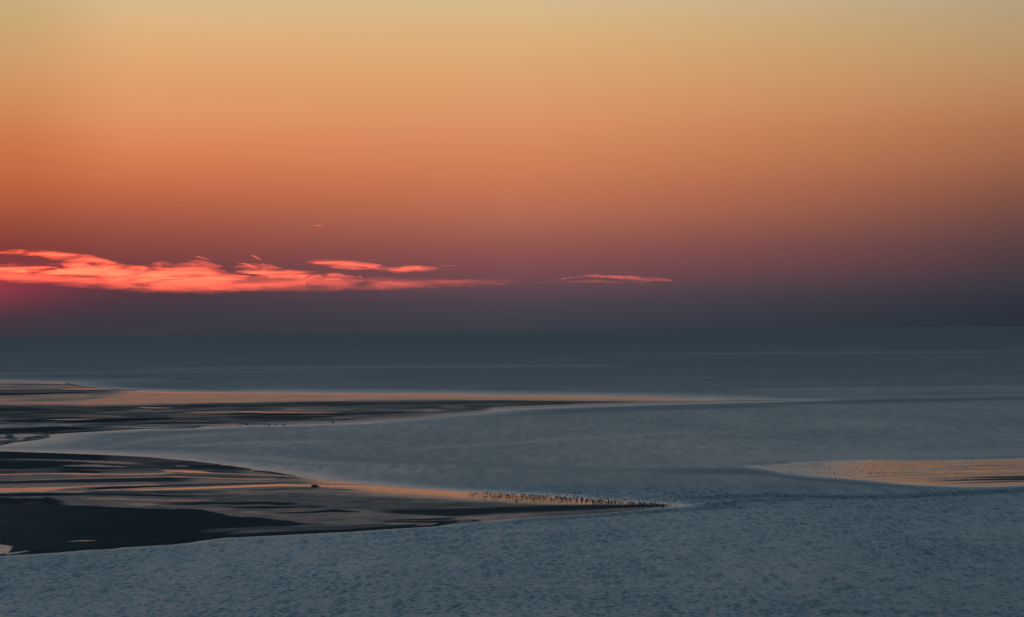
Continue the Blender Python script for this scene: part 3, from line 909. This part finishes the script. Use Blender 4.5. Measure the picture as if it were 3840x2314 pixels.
make_cloud([(870, 1000), (910, 990), (950, 986), (985, 985), (1020, 992), (1060, 1004)],
           [(870, 1005), (930, 1013), (1000, 1016), (1060, 1010)], 900, V_T,
           'soft diffuse puff on the broad red band nearest the coral patch', 2.6, 83)
make_cloud([(938, 955), (954, 958), (970, 966), (984, 977)], [(938, 958), (955, 966), (970, 974), (984, 980)], 420, V_D,
           'short slanting streak of cloud above the broad red band nearest the coral patch', .8, 84)
make_cloud([(885, 984), (915, 985), (940, 992), (965, 1003)], [(885, 986), (915, 992), (940, 1001), (965, 1006)], 420, V_D,
           'longer slanting streak of cloud just touching the broad red band', .8, 85)
make_cloud([(560, 988), (584, 978), (604, 974), (626, 978), (650, 988)],
           [(560, 996), (600, 1000), (650, 996)], 700, V_T,
           'soft rounded tuft on the upper rim of the broad red band', 1.6, 87)

# ---------------------------------------------------------------- far marks on the horizon


def lathe(name, prof, mat, seg=14):
    co, q = [], []
    for r, z in prof:
        for j in range(seg):
            a = 2 * math.pi * j / seg
            co.append((r * math.cos(a), r * math.sin(a), z))
    for i in range(len(prof) - 1):
        for j in range(seg):
            q.append((i * seg + j, i * seg + (j + 1) % seg, (i + 1) * seg + (j + 1) % seg, (i + 1) * seg + j))
    return raw_mesh(name, np.array(co), np.array(q), mat)


tp = cast(917, 1249)
tp = tp * (25500 / tp.y)
tower = bpy.data.objects.new('lighthouse', None)
COL.objects.link(tower)
tower.location = (tp.x, 25500, 0)
props(tower, 'faint slender lighthouse standing on the horizon below the broad red cloud', 'lighthouse')
for nm, prof in (('base', [(5, -3), (5, 2), (3.4, 3)]),
                 ('shaft', [(2.6, 3), (2.1, 14), (1.9, 28)]),
                 ('gallery', [(1.9, 28), (3.4, 28.4), (3.4, 29.6), (1.9, 29.8)]),
                 ('lantern', [(1.9, 29.8), (1.9, 33.0), (2.4, 33.3), (.2, 36)])):
    lathe(nm, prof, STONE).parent = tower

ip = cast(-6, 1262)
ip = ip * (25800 / ip.y)
gx, gy = np.meshgrid(np.linspace(-1, 1, 40), np.linspace(-1, 1, 20))
rad = np.sqrt(gx ** 2 + gy ** 2)
hz = 13 * np.clip(1 - rad ** 1.6, 0, 1) ** .8 * (1 + .3 * fbm(gx * 3, gy * 3, 3, 91)) - 2
isl = grid_mesh('headland', gx * 56 + ip.x, gy * 130 + 25800, hz, STONE)
props(isl, 'low dark headland on the horizon at the left edge', 'headland', None, 'structure')

# ---------------------------------------------------------------- the dark hulk and stones


def lump(seed, lx_, ly_, lz_, seg=18, rings=9, bump=.18):
    co, q = [], []
    for i in range(rings):
        v = math.pi * i / (rings - 1)
        for j in range(seg):
            a = 2 * math.pi * j / seg
            p = Vector((math.cos(v), math.sin(v) * math.cos(a), math.sin(v) * math.sin(a)))
            p = Vector([math.copysign(abs(c) ** .72, c) for c in p])
            f = 1 + bump * float(vnoise(np.array(p.x * 3.1 + seed), np.array(p.y * 2 + p.z * 3.4), seed))
            co.append((p.x * lx_ * f, p.y * ly_ * f, p.z * lz_ * f))
    for i in range(rings - 1):
        for j in range(seg):
            q.append((i * seg + j, i * seg + (j + 1) % seg, (i + 1) * seg + (j + 1) % seg, (i + 1) * seg + j))
    return np.array(co), np.array(q)


co, q = lump(4, 1.05, .55, .38, 22, 13, .22)
hp = ground(1180, 1827)
hulk = raw_mesh('boulder', co, q, ROCK)
hulk.location = (hp.x, hp.y, bank_z('near', 1180, 1827) + .26)
props(hulk, 'black humped boulder lying alone on the wet orange sand of the near bank', 'boulder')
co2, q2 = lump(9, .42, .16, .10, 12, 7, .15)
tail = raw_mesh('ledge', co2, q2, ROCK)
tail.parent = hulk
tail.location = (1.30, 0, -.20)

bank_near = bpy.data.objects['sandbank']


# ---------------------------------------------------------------- birds
def loft(path, radii, seg=8, squash=.9):
    co, q = [], []
    n = len(path)
    for i, (p, r) in enumerate(zip(path, radii)):
        a, b = path[max(i - 1, 0)], path[min(i + 1, n - 1)]
        t = (Vector(b) - Vector(a)).normalized()
        s = Vector((0, 1, 0))
        u = t.cross(s).normalized()
        for j in range(seg):
            th = 2 * math.pi * j / seg
            co.append(Vector(p) + s * (r * squash * math.cos(th)) + u * (r * math.sin(th)))
    for i in range(n - 1):
        for j in range(seg):
            q.append((i * seg + j, i * seg + (j + 1) % seg, (i + 1) * seg + (j + 1) % seg, (i + 1) * seg + j))
    return co, q


def bird_mesh(name, pose):
    """standing bird about half a metre long; x is forward"""
    co, q = [], []

    def add(c, f):
        b = len(co)
        co.extend(c)
        q.extend([tuple(b + i for i in ff) for ff in f])
    if pose == 'stand':
        path = [(-.30, 0, .27), (-.22, 0, .28), (-.10, 0, .29), (.04, 0, .31), (.12, 0, .36), (.15, 0, .43), (.17, 0, .49), (.22, 0, .50), (.25, 0, .495), (.33, 0, .48)]
        rad = [.008, .045, .095, .105, .08, .048, .05, .045, .018, .004]
    elif pose == 'feed':
        path = [(-.30, 0, .33), (-.20, 0, .32), (-.08, 0, .30), (.06, 0, .29), (.15, 0, .25), (.21, 0, .19), (.25, 0, .14), (.28, 0, .10), (.30, 0, .07), (.33, 0, .01)]
        rad = [.008, .045, .095, .105, .075, .045, .048, .04, .016, .004]
    elif pose == 'rest':
        path = [(-.32, 0, .22), (-.20, 0, .24), (-.06, 0, .25), (.08, 0, .26), (.14, 0, .30), (.14, 0, .35), (.17, 0, .385), (.21, 0, .38), (.24, 0, .37), (.31, 0, .35)]
        rad = [.008, .06, .115, .12, .085, .055, .05, .042, .016, .004]
    else:                               # swimming
        path = [(-.34, 0, .07), (-.22, 0, .05), (-.06, 0, .05), (.12, 0, .06), (.20, 0, .12), (.20, 0, .20), (.22, 0, .27), (.27, 0, .285), (.31, 0, .28), (.38, 0, .27)]
        rad = [.01, .06, .10, .10, .055, .034, .04, .036, .015, .004]
    add(*loft(path, rad))
    if pose in ('stand', 'feed', 'rest'):
        for s in (-.04, .04):
            add(*loft([(-.02, s, .24), (-.03, s, .12), (0, s, .01), (.05, s, .005)], [.016, .011, .011, .006], 5, 1))
    me = raw_mesh(name, np.array(co), np.array(q), FEATHER)
    return me


def flyer_mesh(name, lift):
    co, q = [], []

    def add(c, f):
        b = len(co)
        co.extend(c)
        q.extend([tuple(b + i for i in ff) for ff in f])
    add(*loft([(-.30, 0, 0), (-.18, 0, 0), (0, 0, 0), (.14, 0, .01), (.20, 0, .02), (.25, 0, .02), (.32, 0, .01)],
              [.02, .055, .08, .06, .042, .03, .004]))
    for s in (-1, 1):
        ribs = [(.05, .20, .01), (.26, .17, lift * .55), (.46, .09, lift * .8), (.60, .02, lift)]
        c = []
        for y, ch, z in ribs:
            x0 = .10 - y * .28
            for dx_, dz_ in ((ch * .5, 0), (0, .018), (-ch * .5, 0), (0, -.006)):
                c.append((x0 + dx_, s * y, z + dz_))
        f = []
        for i in range(3):
            for j in range(4):
                f.append((i * 4 + j, i * 4 + (j + 1) % 4, (i + 1) * 4 + (j + 1) % 4, (i + 1) * 4 + j))
        add(c, f)
    return raw_mesh(name, np.array(co), np.array(q), FEATHER)


protos = [bird_mesh('bird', p) for p in ('stand', 'feed', 'rest')]
flyers = [flyer_mesh('flying_bird', l) for l in (.22, -.12, .06)]
FLOCK = []


def put(proto, x, y, z, rz, s, label, group, used=set()):
    o = proto
    if proto.name in used:
        o = proto.copy()
        COL.objects.link(o)
    used.add(proto.name)
    o.location, o.rotation_euler, o.scale = (x, y, z), (0, 0, rz), (s, s, s)
    props(o, label, 'bird', group)
    return o


Z1 = [(135, 175), (205, 165), (270, 165), (335, 150), (345, 170), (400, 170), (210, 222), (240, 215), (265, 212), (295, 212), (470, 242), (498, 155), (550, 150), (552, 205),
      (590, 155), (648, 130), (648, 160), (690, 145), (735, 148), (688, 195), (570, 260), (605, 258), (655, 265), (745, 235), (770, 190), (783, 172), (805, 140), (790, 230),
      (800, 268), (830, 275), (855, 245), (865, 185), (882, 185), (920, 168), (950, 195), (915, 240), (912, 270), (935, 295), (990, 180), (975, 260), (995, 250), (1000, 285),
      (1030, 165), (1030, 245), (1050, 132), (1060, 190), (1075, 205), (1080, 230), (1090, 265), (1045, 298), (1140, 185), (1190, 185), (1145, 245), (1205, 230), (1240, 185),
      (1250, 210), (1275, 205), (1280, 240), (1200, 285), (1230, 305), (1272, 290), (1310, 240), (1335, 290), (1360, 270), (1380, 240), (1415, 210), (1425, 270), (1400, 310),
      (1440, 315), (1480, 330), (1500, 200), (1510, 255), (1505, 290), (1535, 270), (1570, 290), (1575, 340), (1505, 365), (1540, 385), (1605, 255), (1640, 345), (1675, 330),
      (1685, 255), (1685, 205), (1720, 205), (1715, 280), (1725, 335), (1755, 270), (1770, 205), (1800, 265), (1805, 225), (1810, 305), (1800, 335), (1845, 275), (1880, 240),
      (1905, 325), (1925, 225), (1920, 285), (1960, 320), (1970, 225), (1975, 275), (1980, 375), (2000, 325), (2030, 210), (2065, 220), (2055, 280), (2045, 325), (2085, 310),
      (2095, 360), (2130, 230), (2135, 285), (2150, 280), (2190, 275), (2215, 260), (2220, 300), (2255, 245), (2170, 355), (2200, 345), (2260, 370), (2290, 355), (2300, 285),
      (2340, 325), (2345, 255), (2375, 325), (2380, 235), (2425, 370)]
Z2 = [(10, 290), (50, 235), (65, 300), (90, 325), (40, 365), (105, 378), (140, 325), (150, 360), (205, 300), (240, 275), (265, 325), (285, 285), (320, 275), (275, 405),
      (318, 395), (365, 405), (350, 330), (375, 345), (420, 355), (430, 295), (460, 300), (450, 370), (510, 390), (505, 300), (500, 345), (545, 330), (575, 310), (580, 370),
      (610, 375), (640, 320), (665, 295), (690, 300), (715, 350), (735, 300), (775, 305), (820, 320), (860, 325), (795, 380), (770, 410), (800, 405), (915, 330), (945, 325),
      (980, 325), (920, 360), (955, 365), (950, 400), (1060, 350), (1080, 360), (1110, 325), (1070, 385), (1180, 355), (1240, 340), (1250, 370), (1320, 355), (1265, 400),
      (1365, 390), (1405, 365), (1300, 435), (1340, 440), (1460, 390), (1490, 440), (1545, 445), (1500, 375), (1555, 378), (1625, 380), (1635, 435), (1660, 435), (1700, 420),
      (1720, 380), (1740, 460), (1855, 385), (1910, 385), (1955, 390), (2000, 380), (2045, 410), (2100, 400), (2150, 395), (2225, 385), (2330, 425), (2365, 405), (2005, 455),
      (2290, 460)]
spots = [(1740 + a / 7.7, 1830 + b / 7.7 + 2.6) for a, b in Z1] + [(2060 + a / 7.7, 1830 + b / 7.7 + 2.6) for a, b in Z2]
for i, (px, py) in enumerate(spots):
    g_ = ground(px, py)
    s = random.uniform(.9, 1.15)
    pr = random.choices(protos, (2, 3, 7))[0]
    args = (g_.x, g_.y, max(bank_z('near', px, py) if 'near' in BANKS else .1, .03), random.uniform(0, 6.3), s)
    if i < 200:
        if px < 1860:
            put(pr, *args, 'small dark bird in the loose outer end of the spit flock nearest the black boulder', 'birds at the loose outer end of the spit flock')
        elif px < 2110:
            put(pr, *args, 'small dark bird in the thick middle of the flock on the near spit', 'birds in the middle of the spit flock')
        else:
            put(pr, *args, 'small dark bird on the narrowing spit between the thick flock and the tip', 'birds on the narrowing part of the spit')
    else:
        FLOCK.append((pr, args))
for i in range(150):
    px = random.triangular(1800, 2440, 2150)
    py = float(curve([(x, y) for x, y in NEAR[:39]], px)) + abs(random.gauss(0, 9)) + 1
    g_ = ground(px, py)
    FLOCK.append((random.choice(protos), (g_.x, g_.y, .05, random.uniform(0, 6.3), random.uniform(.9, 1.15))))
# crowd at the very tip, too many to pick apart
top_n = [(x, y) for x, y in NEAR[:39]]
low_n = [(x, y) for x, y in NEAR[38:]]
for i in range(150):
    px = random.triangular(2250, 2540, 2440)
    t_, b_ = float(curve(top_n, px)), float(curve(low_n, px))
    py = t_ + (b_ - t_) * random.uniform(.05, .75) ** 1.3 + 1.5
    g_ = ground(px, py)
    FLOCK.append((random.choice(protos), (g_.x, g_.y, .06, random.uniform(0, 6.3), random.uniform(.9, 1.2))))

E1 = [(610, 245), (680, 243), (940, 200), (970, 165), (985, 262), (945, 225), (880, 243), (1190, 250), (1165, 265), (1225, 188), (1095, 238), (450, 352), (275, 188), (960, 388),
      (1065, 382), (1115, 398), (1212, 380), (1280, 385), (1283, 410), (1340, 400), (1190, 425), (1095, 352), (1450, 330), (1510, 328), (1455, 418), (1525, 398), (1570, 430), (1612, 440),
      (1605, 368), (1625, 325), (1668, 310), (1700, 282), (1675, 400), (1755, 360), (1810, 345), (1880, 252), (1930, 260), (1965, 205), (2040, 260), (1945, 400), (1990, 400), (2180, 355),
      (2120, 385), (2245, 370), (2235, 415), (2420, 375), (2305, 200), (1650, 175), (1865, 140), (1440, 250), (1025, 212)]
E2 = [(75, 360), (140, 350), (220, 355), (340, 355), (395, 360), (395, 378), (525, 365), (595, 345), (725, 335), (735, 300), (842, 312), (960, 385), (1040, 350), (1262, 345), (1340, 295),
      (1365, 162), (1450, 165), (1020, 262), (950, 218), (905, 152), (720, 155), (1170, 378), (685, 365), (140, 310)]
for px, py in [(2880 + a / 5.133, 1700 + b / 5.133 + 1.5) for a, b in E1] + [(3360 + a / 5.133, 1700 + b / 5.133 + 1.5) for a, b in E2]:
    g_ = ground(px, py)
    if px < 3085:
        lb, gp = 'tiny dark bird on the pale tapering tip of the right sandbank', 'birds on the pale tip of the right sandbank'
    elif px < 3380:
        lb, gp = 'tiny dark bird on the broad pale orange middle of the right sandbank', 'birds on the middle of the right sandbank'
    else:
        lb, gp = 'tiny dark bird on the deep orange streaked part of the right sandbank', 'birds on the streaked part of the right sandbank'
    put(random.choices(protos, (3, 3, 6))[0], g_.x, g_.y, max(bank_z('east', px, py), .02), random.uniform(0, 6.3), random.uniform(.7, 1.05), lb, gp)
LAB_R = 'small bird in the sparse row along the thin rivulet beside the black boulder'
for a, b in [(140, 362), (525, 360), (640, 358), (800, 355), (905, 358), (1045, 360), (1258, 352), (1440, 372), (1510, 358), (1630, 430), (1715, 432), (1760, 440), (2045, 418)]:
    px, py = 1060 + a / 10.267, 1780 + b / 10.267 + 1.5
    g_ = ground(px, py)
    put(random.choice(protos), g_.x, g_.y, bank_z('near', px, py) if 'near' in BANKS else .1, random.uniform(0, 6.3), random.uniform(.65, .85), LAB_R,
        'birds in a row beside the boulder')
# birds in the air over the water beyond the spit
FL = [(360, 150), (275, 212), (515, 212), (580, 140), (660, 150), (750, 140), (745, 165), (850, 140), (900, 170), (715, 215), (770, 208), (850, 235), (790, 245), (825, 262), (715, 258),
      (930, 258), (975, 280), (1030, 208), (1110, 275), (1185, 222), (1180, 240), (1260, 232), (1170, 290), (1330, 290), (1370, 208), (1390, 230), (1480, 215), (1410, 238), (1420, 270),
      (1400, 298), (1460, 290), (1510, 298), (1490, 320), (1545, 340), (1575, 268), (1620, 325), (1680, 290), (1700, 240), (1640, 300), (1780, 240), (1850, 240), (1800, 292), (1720, 310),
      (1700, 350), (1880, 330), (1960, 330), (1950, 245), (1910, 270), (2020, 285), (2055, 340), (2120, 320), (2190, 320), (2210, 335), (2180, 350), (2325, 325), (2380, 340)]
FL2 = [(610, 185), (690, 180), (745, 185), (750, 215), (850, 190), (965, 190), (870, 235), (1200, 200), (1270, 220), (1320, 185), (1480, 195), (1430, 235), (1560, 230), (1760, 225), (1810, 238), (1190, 265), (1310, 280)]
for px, py in [(2060 + a / 7.7, 1830 + b / 7.7) for a, b in FL] + [(2300 + a / 7.7, 1850 + b / 7.7) for a, b in FL2]:
    zz = random.uniform(.9, 2.4)
    g_ = ground(px, py, zz)
    o = put(random.choice(flyers), g_.x, g_.y, zz, random.uniform(-.5, .6), random.uniform(.8, 1.1),
            'dark bird flying low over the grey water beyond the ' + ('thick part of the flock' if px < 2280 else 'very tip of the spit'),
            'birds flying beyond the ' + ('thick part of the flock' if px < 2280 else 'tip of the spit'))
    o.rotation_euler = (random.uniform(-.5, .5), random.uniform(-.35, .1), o.rotation_euler[2])
# the crowd as one mass
if FLOCK:
    vv, ff = [], []
    b0 = 0
    for pr, (x, y, z, rz, s) in FLOCK:
        me = pr.data
        v = np.empty(len(me.vertices) * 3, np.float32)
        me.vertices.foreach_get('co', v)
        v = v.reshape(-1, 3) * s
        c, sn = math.cos(rz), math.sin(rz)
        v = np.stack([v[:, 0] * c - v[:, 1] * sn + x, v[:, 0] * sn + v[:, 1] * c + y, v[:, 2] + z], -1)
        f = np.empty(len(me.loops), np.int32)
        me.loops.foreach_get('vertex_index', f)
        vv.append(v)
        ff.append(f.reshape(-1, 4) + b0)
        b0 += len(v)
    fl = raw_mesh('bird_flock', np.concatenate(vv), np.concatenate(ff), FEATHER)
    props(fl, 'dense dark crowd of birds packed on the very tip of the near spit', 'birds', None, 'stuff')

sw = bird_mesh('swimming_bird', 'swim')
g_ = ground(1200, 1752.5)
sw.location, sw.scale = (g_.x, g_.y, 0.0), (1.5, 1.5, 1.5)
props(sw, 'single dark bird swimming on the calm water above the black boulder', 'bird')

# stones along the water's edge of the far bank
for i, (px, py) in enumerate([(900, 1590), (925, 1594), (993, 1592), (1008, 1594.5), (1036, 1594), (1063, 1594), (1100, 1590.5), (1150, 1591.5), (805, 1590), (660, 1587), (1248, 1585)]):
    co, q = lump(20 + i, random.uniform(.4, .8), .5, random.uniform(.25, .4), 9, 6, .25)
    o = raw_mesh('stone', co, q, ROCK)
    g_ = ground(px, py)
    o.location = (g_.x, g_.y, .15)
    props(o, 'small dark stone in the row at the water edge of the far sandbank', 'stone', 'stones along the edge of the far sandbank')
print('built')
